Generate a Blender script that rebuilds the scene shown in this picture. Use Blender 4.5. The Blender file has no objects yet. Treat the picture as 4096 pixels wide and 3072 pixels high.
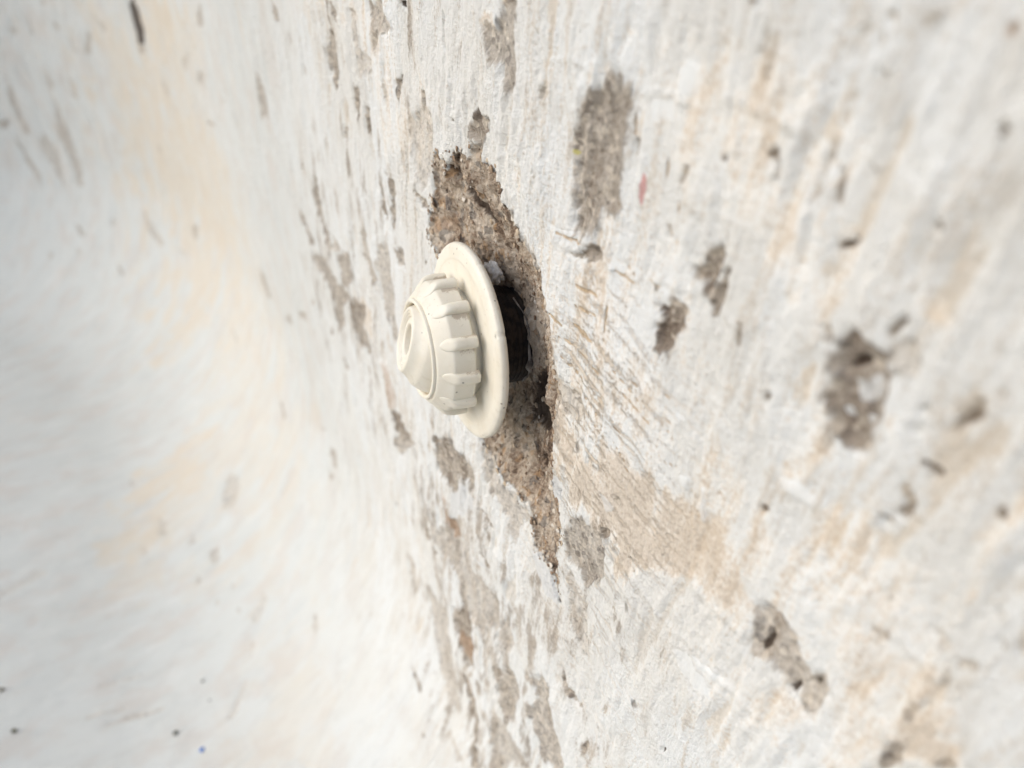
import bpy, bmesh, math, random
import numpy as np
from mathutils import Vector, Matrix, Euler
R = math.radians
scene = bpy.context.scene
# ---------------------------------------------------------------- camera
VIEW = (math.cos(R(27.2))*math.cos(R(35)), -math.sin(R(27.2))*math.cos(R(35)), -math.sin(R(35)))
CAM = Vector((-.28382, .13185, .19086))
cd = bpy.data.cameras.new('camera'); cam = bpy.data.objects.new('camera', cd)
scene.collection.objects.link(cam); scene.camera = cam
cam.location = CAM
cam.rotation_euler = Vector(VIEW).to_track_quat('-Z', 'Y').to_euler()
cd.sensor_width = 36; cd.lens = 18/.68
cd.clip_start = .01; cd.clip_end = 100
cd.dof.use_dof = True; cd.dof.focus_distance = .325; cd.dof.aperture_fstop = 6.6
# ---------------------------------------------------------------- light
SUN_EL, SUN_AZ = 33, 74          # azimuth from +X towards +Y (out of the wall)
w = bpy.data.worlds.new('World'); scene.world = w; w.use_nodes = True
nt = w.node_tree; bg = nt.nodes['Background']
sky = nt.nodes.new('ShaderNodeTexSky'); sky.sky_type = 'NISHITA'; sky.sun_disc = False
sky.sun_elevation = R(SUN_EL); sky.sun_rotation = R(90-SUN_AZ)
sky.air_density = 1.0; sky.dust_density = 2.0; sky.ozone_density = 1.6
nt.links.new(sky.outputs[0], bg.inputs[0]); bg.inputs[1].default_value = .11
sl = bpy.data.lights.new('sun', 'SUN'); so = bpy.data.objects.new('sun', sl); scene.collection.objects.link(so)
sl.energy = 1.4; sl.angle = R(65); sl.color = (1, .992, .95)
sd = Vector((math.cos(R(SUN_EL))*math.cos(R(SUN_AZ)), math.cos(R(SUN_EL))*math.sin(R(SUN_AZ)), math.sin(R(SUN_EL))))
so.rotation_euler = sd.to_track_quat('Z', 'Y').to_euler(); so.location = sd*3
vs = scene.view_settings
vs.view_transform = 'Standard'; vs.look = 'None'; vs.gamma = 1; vs.use_curve_mapping = False; vs.exposure = .45
scene.cycles.max_bounces = 8; scene.cycles.diffuse_bounces = 5
try:
    scene.cycles.use_denoising = True
except Exception: pass

# ---------------------------------------------------------------- damage outlines on the wall, in wall coordinates
# (kind, strength, [s0, q0, s1, q1 ...]) in tenths of a millimetre: s runs along the wall, q down the wall and out over the floor
OUTLINES = [
('cav',1,[518,-748,413,-726,339,-752,279,-821,239,-807,156,-842,90,-887,-81,-878,-228,-774,-269,-740,-305,-700,-379,-615,-450,-566,-512,-551,-553,-486,-602,-406,-637,-318,-629,-202,-664,-84,-655,92,-682,260,-658,410,-741,512,-774,629,-751,775,-746,893,-779,1049,-683,973,-510,967,-476,804,-411,777,-187,786,31,742,65,708,147,589,243,284,361,-48,580,-243,685,-270,582,-519,575,-640]),
('m',0.45,[-858,-1349,-928,-1372,-975,-1369,-1019,-1350,-1025,-1314,-1004,-1275,-1006,-1236,-993,-1197,-992,-1147,-1011,-1101,-1007,-1047,-1021,-1004,-992,-973,-941,-965,-907,-952,-887,-897,-881,-863,-838,-829,-788,-837,-756,-852,-782,-895,-754,-929,-758,-983,-747,-1052,-753,-1095,-725,-1136,-741,-1209,-773,-1254,-812,-1308]),
('m',0.6,[-795,-760,-831,-804,-875,-838,-914,-827,-930,-809,-900,-783,-854,-768]),
('m',0.35,[-724,-748,-794,-771,-816,-752,-756,-744]),
('m',0.6,[-1371,-964,-1423,-994,-1430,-1046,-1456,-1065,-1479,-1070,-1493,-1050,-1481,-1011,-1480,-965,-1461,-911,-1436,-908,-1423,-939,-1389,-942]),
('m',0.6,[-1494,-1008,-1506,-1030,-1521,-1032,-1515,-995,-1504,-940,-1495,-954]),
('m',0.55,[-1453,-900,-1462,-946,-1498,-977,-1508,-1008,-1521,-979,-1512,-920,-1498,-875,-1475,-864]),
('m',0.6,[-1229,-791,-1260,-785,-1299,-815,-1309,-860,-1330,-845,-1358,-844,-1377,-823,-1363,-786,-1395,-767,-1349,-753,-1338,-694,-1295,-642,-1255,-647,-1255,-686,-1235,-714,-1270,-732,-1287,-762,-1255,-772]),
('m',0.6,[-1586,-911,-1600,-901,-1604,-875,-1604,-842,-1588,-843,-1589,-876]),
('m',0.55,[-1422,-1303,-1440,-1297,-1435,-1284,-1423,-1286]),
('m',0.4,[-1222,-1049,-1251,-1046,-1270,-1022,-1251,-1010,-1233,-1030]),
('m',0.65,[-1042,-1233,-1059,-1242,-1055,-1197,-1041,-1188]),
('m',0.5,[-1290,-1237,-1311,-1239,-1286,-1177,-1269,-1163,-1275,-1199]),
('m',0.45,[-1201,-841,-1238,-848,-1248,-833,-1225,-832]),
('m',0.6,[-1838,-1026,-1854,-1034,-1871,-1023,-1890,-1045,-1920,-1057,-1953,-1056,-1984,-1050,-2008,-1060,-2008,-1041,-2005,-1024,-2029,-1011,-2057,-1006,-2033,-987,-2025,-965,-2031,-937,-2038,-892,-2021,-855,-2032,-811,-2011,-782,-1986,-777,-1958,-793,-1927,-803,-1905,-828,-1877,-841,-1891,-872,-1888,-926,-1867,-935,-1855,-974,-1866,-996,-1844,-1009]),
('d',0.6,[-1836,-1027,-1853,-1036,-1862,-1022,-1848,-1011]),
('d',0.4,[-1894,-951,-1919,-982,-1953,-1009,-1963,-991,-1943,-963,-1907,-938]),
('w',0.8,[-1933,-856,-1958,-864,-1969,-845,-1945,-833]),
('w',0.9,[-1994,-875,-2017,-882,-2016,-860,-1999,-852]),
('w',0.25,[-1935,-934,-2002,-983,-2018,-961,-2018,-925,-1974,-895]),
('m',0.6,[-2001,-1090,-1992,-1103,-2011,-1135,-2021,-1150,-2032,-1149,-2025,-1128,-2014,-1107,-2013,-1089]),
('m',0.15,[-2009,-1079,-2040,-1107,-2060,-1121,-2065,-1096,-2086,-1079,-2089,-1051,-2067,-1019,-2038,-1017,-2009,-1034]),
('m',0.65,[-2189,-989,-2198,-1025,-2206,-1055,-2225,-1064,-2236,-1039,-2230,-1010,-2208,-983,-2208,-956,-2199,-958]),
('m',0.6,[-2148,-859,-2172,-873,-2195,-871,-2215,-874,-2216,-862,-2196,-838,-2189,-858,-2166,-860]),
('m',0.5,[-2131,-776,-2149,-791,-2163,-776,-2186,-764,-2182,-743,-2181,-714,-2170,-700,-2147,-707,-2159,-741,-2148,-763]),
('m',0.65,[-2140,-989,-2138,-979,-2130,-974,-2124,-979,-2125,-989,-2133,-994]),
('m',0.65,[-2135,-935,-2134,-928,-2128,-924,-2123,-927,-2124,-935,-2130,-939]),
('m',0.65,[-2114,-1191,-2113,-1186,-2109,-1184,-2105,-1186,-2106,-1191,-2110,-1194]),
('m',0.65,[-1835,-781,-1833,-773,-1825,-767,-1820,-771,-1822,-780,-1829,-785]),
('m',0.65,[-1745,-812,-1744,-805,-1737,-801,-1732,-804,-1734,-811,-1741,-815]),
('m',0.65,[-2346,-876,-2346,-863,-2338,-856,-2330,-862,-2330,-875,-2339,-882]),
('m',0.65,[-2145,-677,-2144,-666,-2136,-659,-2130,-664,-2131,-675,-2139,-681]),
('m',0.65,[-2201,-899,-2200,-893,-2196,-890,-2192,-893,-2192,-899,-2197,-902]),
('m',0.7,[-1716,-761,-1743,-773,-1750,-768,-1732,-756,-1723,-726,-1726,-747]),
('m',0.6,[-2244,-1094,-2254,-1120,-2260,-1121,-2254,-1097]),
('m',0.35,[-1865,-49,-1894,-94,-1930,-109,-1955,-93,-1980,-94,-2017,-78,-2048,-36,-2089,-5,-2116,-34,-2144,-19,-2163,1,-2150,58,-2133,123,-2118,155,-2086,135,-2029,99,-1981,98,-1961,75,-1909,117,-1875,127,-1855,136,-1861,72,-1866,10]),
('d',0.35,[-1879,-73,-1907,-97,-1928,-92,-1921,-69,-1900,-74]),
('d',0.35,[-1899,81,-1921,30,-1929,-18,-1942,5,-1934,78,-1914,110]),
('d',0.45,[-2037,104,-2060,49,-2072,65,-2071,107,-2107,120,-2126,142,-2110,150,-2068,119]),
('d',0.4,[-2028,28,-2049,9,-2051,38]),
('d',0.35,[-2124,-13,-2123,17,-2109,36,-2096,24,-2097,-7,-2110,-25]),
('d',0.35,[-1998,-55,-2025,-51,-2041,-18,-2014,-23]),
('m',0.7,[-1813,-421,-1809,-407,-1798,-396,-1789,-401,-1793,-416,-1804,-426]),
('m',0.5,[-1656,164,-1653,178,-1643,189,-1637,186,-1640,172,-1649,162]),
('d',0.5,[-1650,1073,-1645,1097,-1632,1119,-1623,1116,-1627,1092,-1640,1071]),
('m',0.45,[-2359,28,-2353,-32,-2356,-96,-2369,-124,-2399,-39]),
('m',0.6,[-2357,32,-2359,-49,-2354,-93,-2377,-122,-2388,-104,-2378,-50,-2382,-11]),
('m',0.45,[-2458,-138,-2455,-160,-2470,-200,-2497,-217,-2503,-213]),
('m',0.45,[-2352,-205,-2355,-250,-2362,-280,-2370,-258,-2369,-209]),
('b',0.9,[-2378,-79,-2384,-218,-2403,-266,-2438,-217,-2481,-271,-2508,-221,-2395,-32]),
('m',0.65,[-2115,-670,-2130,-680,-2158,-677,-2143,-656]),
('m',0.5,[-2332,-870,-2345,-886,-2344,-857]),
('m',0.6,[-2404,-652,-2420,-665,-2424,-639]),
('m',0.65,[-2434,-604,-2453,-601,-2457,-574,-2441,-586]),
('m',0.3,[-2464,-625,-2474,-652,-2501,-587,-2490,-595]),
('m',0.2,[-2393,-470,-2430,-512,-2434,-494,-2404,-450]),
('m',0.15,[-2391,-409,-2406,-423,-2395,-287,-2383,-283]),
('m',0.2,[-2198,-357,-2243,-380,-2256,-371,-2226,-347]),
('m',0.25,[-2231,-664,-2246,-668,-2248,-650]),
('m',0.25,[-2192,-488,-2222,-493,-2219,-477]),
('m',0.1,[-2317,-497,-2349,-501,-2380,-493,-2365,-458,-2337,-476]),
('m',0.75,[-2091,-1537,-2089,-1529,-2079,-1527,-2071,-1532,-2073,-1540,-2084,-1543]),
('r',0.9,[-2038,-1680,-2037,-1668,-2025,-1666,-2015,-1676,-2016,-1688,-2028,-1690]),
('m',0.45,[-2034,-1683,-2034,-1676,-2028,-1675,-2023,-1681,-2023,-1687,-2029,-1688]),
('m',0.5,[-2039,-1350,-2038,-1341,-2029,-1337,-2022,-1344,-2023,-1353,-2032,-1356]),
('m',0.8,[-1811,-1211,-1822,-1230,-1844,-1239,-1860,-1262,-1855,-1240,-1842,-1217,-1816,-1207]),
('m',0.6,[-1567,-1349,-1590,-1373,-1602,-1366,-1603,-1342,-1618,-1326,-1610,-1302,-1603,-1282,-1599,-1288,-1604,-1322,-1595,-1340,-1576,-1338]),
('m',0.25,[-1613,-1406,-1641,-1407,-1640,-1394,-1626,-1393]),
('m',0.12,[-1578,-1417,-1606,-1414,-1604,-1407]),
('m',0.25,[-1731,-1434,-1743,-1416,-1735,-1368,-1752,-1314,-1721,-1276,-1724,-1294,-1738,-1319,-1728,-1366]),
('m',0.3,[-1778,-1378,-1789,-1369,-1796,-1322,-1795,-1299,-1785,-1305,-1784,-1335]),
('m',0.85,[-1432,-1649,-1458,-1652,-1458,-1643,-1446,-1636]),
('m',0.3,[-1501,-1607,-1510,-1600,-1502,-1568,-1491,-1538,-1479,-1539,-1490,-1578]),
('m',0.2,[-1523,-1577,-1539,-1616,-1542,-1575,-1529,-1507,-1515,-1504]),
('m',0.12,[-1749,-1650,-1760,-1649,-1743,-1614,-1727,-1584,-1710,-1564,-1722,-1597,-1732,-1626]),
('m',0.15,[-1781,-1639,-1793,-1635,-1785,-1608,-1778,-1617]),
('m',0.12,[-1886,-1691,-1901,-1691,-1877,-1666,-1867,-1669]),
('m',0.2,[-1906,-1469,-1918,-1464,-1911,-1456]),
('m',0.25,[-1807,-1666,-1804,-1658,-1794,-1657,-1786,-1663,-1789,-1670,-1799,-1672]),
('m',0.12,[-1746,-1513,-1767,-1530,-1767,-1518,-1753,-1503]),
('m',0.15,[-1843,-1404,-1856,-1399,-1853,-1386]),
('m',0.12,[-1817,-1576,-1824,-1575,-1815,-1551,-1810,-1555]),
('m',0.5,[2232,-1014,2094,-1027,2129,-883,2111,-780,2204,-650,2289,-688,2345,-789,2385,-883]),
('m',0.3,[1337,-1304,1073,-1337,1024,-1277,954,-1220,1053,-1170,1143,-1170,1283,-1022,1343,-1064,1255,-1188,1327,-1263]),
('d',0.9,[866,-1362,765,-1375,784,-1335,840,-1347]),
('m',0.35,[2069,-1212,1990,-1214,1977,-1144,2018,-1089,2073,-1139]),
('m',0.35,[-1,-1383,-27,-1376,-106,-1393,-206,-1448,-253,-1502,-299,-1508,-299,-1480,-265,-1432,-276,-1310,-282,-1229,-239,-1182,-164,-1204,-152,-1250,-61,-1254,-24,-1328]),
('b',0.8,[12,-1402,-43,-1435,-119,-1411,-207,-1496,-242,-1500,-218,-1440,-119,-1400,-13,-1369]),
('d',0.6,[-110,-1327,-129,-1325,-122,-1308]),
('m',0.6,[375,-1390,353,-1370,364,-1293,343,-1226,373,-1227,386,-1307]),
('m',0.3,[1214,-967,1151,-897,1170,-831,1209,-861]),
('m',0.35,[1017,-970,896,-1024,936,-944,979,-875,994,-931]),
('m',0.15,[755,-912,689,-942,591,-950,528,-876,519,-758,550,-675,644,-522,728,-510,804,-558,847,-664,847,-817]),
('m',0.4,[665,-1016,618,-1012,590,-957,621,-943]),
('m',0.6,[79,-1034,5,-1046,-87,-1056,-65,-1015,-20,-973,-2,-906,30,-865,123,-844,72,-911,148,-928]),
('m',0.45,[1795,-792,1675,-800,1717,-688,1816,-583,1848,-657]),
('m',0.55,[1620,-719,1533,-731,1575,-564,1657,-534,1681,-563]),
('m',0.5,[1374,-380,1287,-407,1189,-394,1237,-158,1309,-35,1358,-152,1286,-317]),
('m',0.5,[1544,-270,1473,-227,1403,-87,1503,-80]),
('m',0.55,[3308,250,3103,210,3098,540,2973,692,3138,799,3314,689,3446,492]),
('m',0.55,[4111,810,3944,898,3756,1036,3944,1081,4200,948]),
('m',0.45,[843,-473,782,-452,675,-455,617,-435,749,-397]),
('m',0.4,[3645,83,3579,218,3555,341,3713,351]),
('m',0.3,[2202,-429,2088,-458,2154,-342,2217,-355]),
('m',0.7,[-462,-1436,-457,-1431,-446,-1429,-441,-1433,-446,-1437,-456,-1439]),
('m',0.7,[-443,-1393,-439,-1389,-429,-1387,-424,-1390,-429,-1395,-439,-1396]),
('m',0.7,[-463,-1371,-456,-1364,-441,-1361,-434,-1366,-441,-1373,-456,-1375]),
('m',0.7,[-443,-1346,-438,-1341,-429,-1339,-424,-1342,-429,-1347,-438,-1349]),
('m',0.7,[272,-967,281,-959,298,-955,306,-959,297,-967,280,-971]),
('m',0.7,[-396,-1013,-391,-1008,-382,-1005,-377,-1008,-382,-1013,-391,-1015]),
('m',0.3,[-469,-1248,-511,-1277,-502,-1231,-482,-1206]),
('m',0.2,[1712,-1211,1574,-1215,1599,-1003,1659,-993]),
('m',0.15,[1652,-1010,1410,-1014,1411,-936,1655,-855]),
('m',0.2,[2892,659,2780,691,3106,826]),
('m',0.3,[2071,261,1935,164,1970,357,2131,424]),
('m',0.4,[2907,599,2737,597,2678,649,2885,735]),
('m',0.5,[3953,1176,3541,1006,3309,1014,3089,1022,2615,1008,2861,1229,3052,1545,3309,1798,3329,1652,3264,1390,3492,1256,3809,1266]),
('m',0.6,[2650,1091,2265,952,2131,949,2303,1185,2179,1218,2201,1349,2563,1501,2647,1332]),
('m',0.45,[2839,716,2426,545,2464,872,2749,971,2831,809]),
('b',0.8,[2453,963,2112,892,2008,964,2138,1229,2289,1143]),
('m',0.8,[1789,1635,1646,1557,1457,1583,1421,1679,1606,1886,1768,1875]),
('m',0.35,[1457,1583,1294,1603,1578,1939,1747,2124,1845,2005]),
('r',0.55,[1921,1222,1752,1206,1613,1350,1612,1500,1834,1648,1910,1469]),
('m',0.25,[1785,281,1455,144,1449,373,1370,745,1469,858,1586,745,1734,603]),
('m',0.35,[2162,436,1920,336,1777,496,1855,617,1988,534]),
('m',0.35,[1342,98,1164,24,1126,127,1300,191]),
('m',0.5,[770,-73,727,-92,761,-44]),
('m',0.45,[8098,3245,7455,3075,7260,3335,8121,3563]),
('m',0.45,[10158,5224,9477,5253,9755,5286]),
('m',0.45,[6845,4759,6376,4779,6505,4926]),
('m',0.45,[6058,2936,6067,3158,6468,3227]),
('m',0.45,[4235,1778,4124,1830,4355,1986]),
('m',0.45,[3207,1963,3036,2005,3179,2101]),
('m',0.45,[4529,4064,4302,3930,4213,4110,4390,4185]),
('m',0.45,[5309,2507,4752,2274,4930,2436,5276,2589]),
('m',0.45,[3598,1832,3459,1799,3553,1931,3697,1967]),
('m',0.45,[4557,4475,4309,4318,4375,4437]),
('m',0.45,[4981,4043,4774,3931,4775,3987]),
('m',0.6,[750,1176,781,1219,836,1260,861,1256,829,1212,774,1172]),
('m',0.5,[818,1302,577,1109,597,1273,746,1452,842,1463]),
('m',0.5,[1249,2339,1126,2507,1232,2566]),
('r',0.7,[768,1618,647,1700,661,1815]),
('d',1,[13556,171,13126,128,13043,347,13095,644,13235,841,13514,955,13559,732,13524,401]),
('m',0.45,[13578,933,13259,874,13331,1037,13595,1075]),
('b',0.8,[12719,86,10885,-118,10656,102,9473,54,8811,42,11659,698,12939,830,12979,541]),
('b',0.55,[15212,324,14006,215,13960,813,14018,1134,14881,1581,15267,1295]),
('b',0.7,[15252,1735,14250,1262,12871,970,11779,1323,12096,2391,9372,1954,9768,2982,8376,3861,12731,5767,14628,4901,15013,4004,15702,3164]),
('b',0.5,[12255,732,10576,472,11697,1975,9810,1939,10606,2629,12261,2768,12791,2220]),
('m',0.5,[5119,-204,4965,-103,4977,170,5402,292,5299,37]),
('m',0.45,[3853,-990,3645,-941,3656,-825,3769,-860]),
('m',0.4,[8915,-294,8340,-369,8314,-143,9254,20]),
('m',0.3,[18330,1067,18037,1047,18240,1310]),
('m',0.35,[17556,702,17517,1147,17640,1157]),
('m',0.3,[17551,1794,17393,2111,17564,2319,17647,2139]),
('m',0.4,[18921,1954,18870,2491,18840,3379,19029,3358,19072,2668]),
('m',0.6,[19713,3173,19358,3120,19456,3317,19754,3365]),
('m',0.4,[19478,3361,19147,3875,18850,4303,18874,4601,19217,4093]),
('m',0.3,[18398,3246,18066,3660,18109,4497,18394,4077,18634,3607]),
('m',0.35,[17585,2359,17501,2658,17458,3288,17373,4383,17595,4378,17807,3254]),
('m',0.25,[16784,1895,16576,2089,16749,2409,16908,2354]),
('m',0.35,[15638,906,15468,954,15723,1384,15892,1335]),
('m',0.3,[15236,576,14774,719,14934,864]),
('m',0.4,[17715,5241,17172,5488,17306,5580]),
('m',0.45,[15729,5821,15223,6040,15365,6080]),
('m',0.3,[18324,6108,18057,6107,18072,6299]),
('m',0.25,[17389,5842,17116,5831,17171,5979]),
('m',0.3,[15145,4429,14663,4750,14059,5025,14332,5063,14867,4883]),
('m',0.35,[12966,4198,12604,4162,12692,4451,12922,4411]),
('m',0.25,[12780,1321,12583,1534,12584,1660,12783,1571]),
('m',0.5,[8178,3241,7528,3071,7424,3257,7989,3462]),
('m',0.4,[10517,1607,9407,1360,9983,1589]),
('m',0.2,[11172,730,10597,606,11057,958,11378,960]),
('m',0.3,[10333,822,9592,679,10134,995,10582,1059]),
('m',0.2,[8874,728,8026,730,8145,828]),
('m',0.3,[16659,802,16481,920,16674,1039]),
('m',0.3,[16332,4894,16175,4985,16280,5133]),
('m',0.1,[3043,-689,3037,-615,3132,-545]),
('m',0.25,[16299,1038,16170,1366,16306,1380]),
('m',0.35,[16944,459,16755,446,16868,585]),
('m',0.2,[13844,2722,13675,2973,13903,3025]),
('m',0.2,[13565,4878,13131,4860,13166,4989]),
('b',0.8,[8333,8061,8642,7517,8680,7210,8148,6730,7640,7000,7104,7210,6831,7688,6542,7936,6648,8487,7290,8554,7635,7812]),
('b',0.4,[7119,8565,6425,8007,5794,8019,6314,8614]),
('b',0.35,[3127,6859,3322,6410,2639,5966,1694,6204,2638,7466]),
('b',0.25,[8229,6800,6009,5117,4514,5939,2758,6099,2987,6687,5768,6360]),
('m',0.25,[6858,6604,7081,6413,6750,6302,6538,6366,6456,6582,6666,6733]),
('m',0.2,[7344,7750,7150,7629,6831,7688,6982,7763]),
('m',0.3,[6004,7134,5908,6945,5643,6968,5682,7097]),
('m',0.1,[6948,9999,6993,9780,7157,9506,7099,9354,7002,9405,6868,9729,6830,9995]),
('m',0.4,[4550,4095,4352,3983,4225,4064,4364,4194]),
('m',0.2,[3506,5824,3432,5750,3220,5880,3282,5913]),
('m',0.2,[6510,7313,6318,7245,6384,7367]),
('m',0.2,[5720,7320,5515,7309,5550,7397]),
('m',0.35,[4527,4433,4326,4313,4391,4450]),
('m',0.25,[8598,8133,8459,8017,8333,8061]),
('m',0.2,[5156,6907,5020,6802,4981,6881]),
('m',0.25,[5072,7189,4948,7087,4926,7187]),
('m',0.25,[4690,6918,4575,6830,4539,6906]),
('m',0.15,[4029,6858,3911,6761,3800,6887]),
('m',0.15,[6897,8133,6842,7992,6659,8040]),
('m',0.15,[4284,8975,4160,8567,4132,8569,4229,8978]),
('m',0.12,[4663,8848,4555,8254,4511,8258,4619,8850]),
('m',0.15,[4066,8770,3906,8085,3852,8091,4000,8753]),
('m',0.1,[4547,6427,4304,6431,4145,6694,4398,6826]),
('m',0.1,[3241,7365,3592,7003,3522,6991,3190,7296]),
('m',0.25,[1399,3348,1240,3142,1089,3135,879,3055,897,3425,800,3725,658,3947,595,4083,768,4178,974,4104,1168,3949,1285,3715,1363,3509]),
('m',0.55,[780,2910,608,2765,542,2597,409,2434,359,2542,312,2702,314,3095,476,3272,572,3184,694,3094]),
('r',0.8,[694,3094,547,2920,345,2837,338,3093,498,3230,597,3182]),
('m',0.25,[515,2062,318,1842,238,1905,94,1899,-64,1859,-116,2104,-15,2195,43,2124,122,2502,303,2568,312,2371,422,2317,482,2209]),
('m',0.4,[-25,1889,-103,1830,-136,2095,-35,2199]),
('m',0.5,[574,3508,462,3412,368,3539,328,3686,272,3972,410,4054,356,3888,492,3765]),
('r',0.4,[574,3508,433,3374,342,3521,386,3766]),
('m',0.5,[386,4204,277,4051,188,4229,270,4346]),
('m',0.2,[648,4445,488,4415,376,4463,502,4544]),
('m',0.25,[97,3572,18,3255,-139,3144,-266,3106,-388,3103,-507,3129,-108,3785,20,3694]),
('m',0.45,[-266,3228,-389,3137,-525,3098,-430,3256]),
('m',0.35,[-83,2731,-248,2318,-342,2352,-417,2454,-307,2927,-142,2972,-37,2890]),
('m',0.35,[-430,2192,-577,1983,-748,1909,-792,2125,-875,2208,-937,2409,-714,2781,-635,2582,-508,2472,-586,2215]),
('m',0.4,[-849,1563,-884,1648,-1043,1608,-1031,1686,-895,1706,-843,1667]),
('m',0.5,[182,1672,42,1608,-24,1627,44,1672]),
('d',0.8,[-658,966,-736,1024,-801,1105,-783,1126,-711,1060]),
('m',0.5,[1514,4548,1389,4518,1237,4566,1294,4614]),
('m',0.45,[1418,4364,1272,4346,1321,4385]),
('m',0.45,[-3,2604,-108,2529,-147,2598,-19,2753]),
('m',0.45,[-1084,1948,-1122,1798,-1140,1846,-1115,1979]),
('m',0.2,[1912,3384,1686,3305,1685,3725,1791,3780]),
('m',0.35,[1118,2578,993,2487,1001,2541]),
('m',0.3,[1118,4890,1011,4852,940,4856]),
('m',0.25,[-231,1839,-321,2018,-248,2191,-53,2276,-77,2123]),
('m',0.4,[-908,669,-1011,568,-1089,574,-1098,650,-986,760]),
('m',0.12,[-822,791,-970,824,-1025,1012,-1082,1207,-972,1218,-845,1077]),
('d',0.5,[-988,888,-1015,868,-1008,905]),
('m',0.6,[-807,1182,-836,1212,-824,1236]),
('m',0.35,[-790,649,-876,429,-994,386,-1083,357,-1115,432,-1123,581,-1064,682,-968,713,-837,724]),
('m',0.5,[873,1505,880,1376,746,1175,539,1073,349,979,204,1031,216,1208,447,1298,536,1476,713,1486]),
('r',0.75,[814,1651,694,1748,517,1761,462,1839,586,1941,681,1851]),
('m',0.45,[647,1793,483,1675,476,1852,586,1941]),
('m',0.6,[-1062,324,-1119,290,-1133,319,-1088,396]),
('m',0.5,[90,1211,-11,1207,-99,1225,10,1251]),
('d',0.7,[-1258,302,-1289,296,-1284,336]),
('m',0.2,[1139,2262,630,1864,326,1795,266,1952,14,1906,-66,2125,392,2661,627,2321,1039,2399]),
('d',0.7,[-743,384,-775,363,-770,393,-749,411]),
('m',0.75,[-781,-90,-836,-120,-848,-117,-810,-91]),
('m',0.75,[-872,-165,-885,-178,-892,-146,-874,-141]),
('m',0.5,[-620,119,-658,92,-660,124,-622,151]),
('m',0.3,[-1116,112,-1164,87,-1160,130,-1130,139]),
('m',0.25,[84,706,-46,747,-172,819,-377,786,-475,806,-379,902,-313,1098,-206,989,55,914]),
('m',0.55,[746,1175,864,1272,841,1295,722,1182]),
('m',0.4,[-848,-2,-870,-10,-863,34]),
('m',0.2,[-657,-128,-702,-179,-851,-206,-890,-145,-786,-29,-687,-40]),
('w',0.8,[-650,402,-686,328,-778,325,-792,420,-750,475,-682,468]),
('w',1,[-481,1006,-575,959,-717,1037,-769,1139,-664,1173,-551,1153]),
('w',0.7,[618,1544,449,1326,240,1253,227,1367,402,1575,590,1742]),
('w',0.7,[255,1782,-16,1651,141,1782]),
('d',0.75,[375,-739,330,-745,248,-711,170,-659,92,-608,24,-559,98,-531,193,-583,265,-627,347,-680]),
('d',0.9,[278,-830,247,-808,268,-771,320,-759]),
('d',0.6,[29,-872,-29,-864,-12,-813,32,-826]),
('d',0.6,[519,-564,469,-577,462,-560,512,-543]),
('r',0.6,[653,-340,454,-478,380,-474,431,-359,641,-286]),
('d',0.55,[-64,-637,-121,-576,-134,-512,-75,-530]),
('d',0.6,[-263,-717,-316,-679,-370,-615,-330,-593,-277,-650]),
('d',0.8,[-462,373,-575,306,-592,365,-510,476,-450,467]),
('d',0.5,[-307,141,-536,44,-596,169,-459,284,-244,344]),
('d',0.7,[-471,-584,-513,-531,-493,-449,-452,-491]),
('d',0.6,[-332,-667,-391,-609,-356,-588,-296,-624]),
('d',0.5,[-379,28,-575,-58,-562,172,-257,386,-258,221]),
('m',0.3,[-248,-762,-313,-727,-402,-642,-489,-569,-560,-490,-632,-401,-678,-254,-698,-83,-700,163,-641,259,-634,7,-606,-211,-559,-363,-493,-458,-412,-525,-322,-610]),
('b',1,[-690,-30,-980,-146,-1119,-56,-1360,-159,-1544,-230,-1706,-24,-1869,-15,-1628,151,-1384,285,-1168,291,-1023,214,-752,280]),
('b',0.5,[-563,-572,-933,-774,-1194,-794,-1432,-741,-1441,-494,-1300,-196,-1144,-291,-699,-176]),
('b',0.45,[-1792,-113,-2444,-726,-2592,-363,-1883,826]),
('b',0.4,[-1495,-347,-1706,-594,-1998,-418,-2178,-48,-2045,90]),
('b',0.6,[-795,-1379,-899,-1404,-917,-1391,-821,-1372]),
('b',0.7,[-1112,-1375,-1211,-1382,-1314,-1394,-1472,-1428,-1443,-1438,-1311,-1408,-1224,-1381]),
('b',0.4,[-1138,-1309,-1359,-1401,-1544,-1438,-1539,-1403,-1326,-1341,-1147,-1261]),
('b',0.4,[-1029,-1357,-1086,-1361,-1099,-1205,-1052,-1214]),
('b',0.45,[2879,-1111,919,-1356,746,-1054,528,-755,671,-481,859,-500,1092,-676,1446,-667,1557,-971,2191,-1029]),
('b',0.25,[-107,-718,-241,-760,-263,-731,-186,-688]),
('b',0.25,[-200,-1079,-389,-902,-329,-760,-196,-777]),
('b',0.35,[-1778,-926,-1838,-1042,-1909,-785,-1979,-743,-1871,-611,-1768,-686]),
('b',0.5,[-1974,-813,-1999,-844,-2021,-793,-1991,-776]),
('b',0.6,[-2031,-913,-2077,-951,-2100,-865,-2071,-856]),
('b',0.5,[-2019,-1194,-2063,-1225,-2111,-1149,-2085,-1128]),
('b',0.4,[5540,4183,5286,5835,5597,6681,6128,7234,12515,4593,10367,3815,8721,4773]),
('v',0.62,[4762,473,2818,-86,1528,-928,806,-1213,566,-734,704,-273,1136,260,1902,1424,3320,2132,4197,1582]),
('v',0.82,[1677,1770,35,703,-496,822,-808,1012,-1153,2047,576,4767,1470,3283]),
('v',0.5,[1398,-1296,-216,-1497,-173,-1176,299,-873,934,-933]),
('v',0.4,[-672,-18,-1119,-56,-1138,567,-1162,1366,-792,1098]),
('v',0.35,[-675,-1314,-1041,-1416,-1105,-882,-694,-706]),
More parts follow.
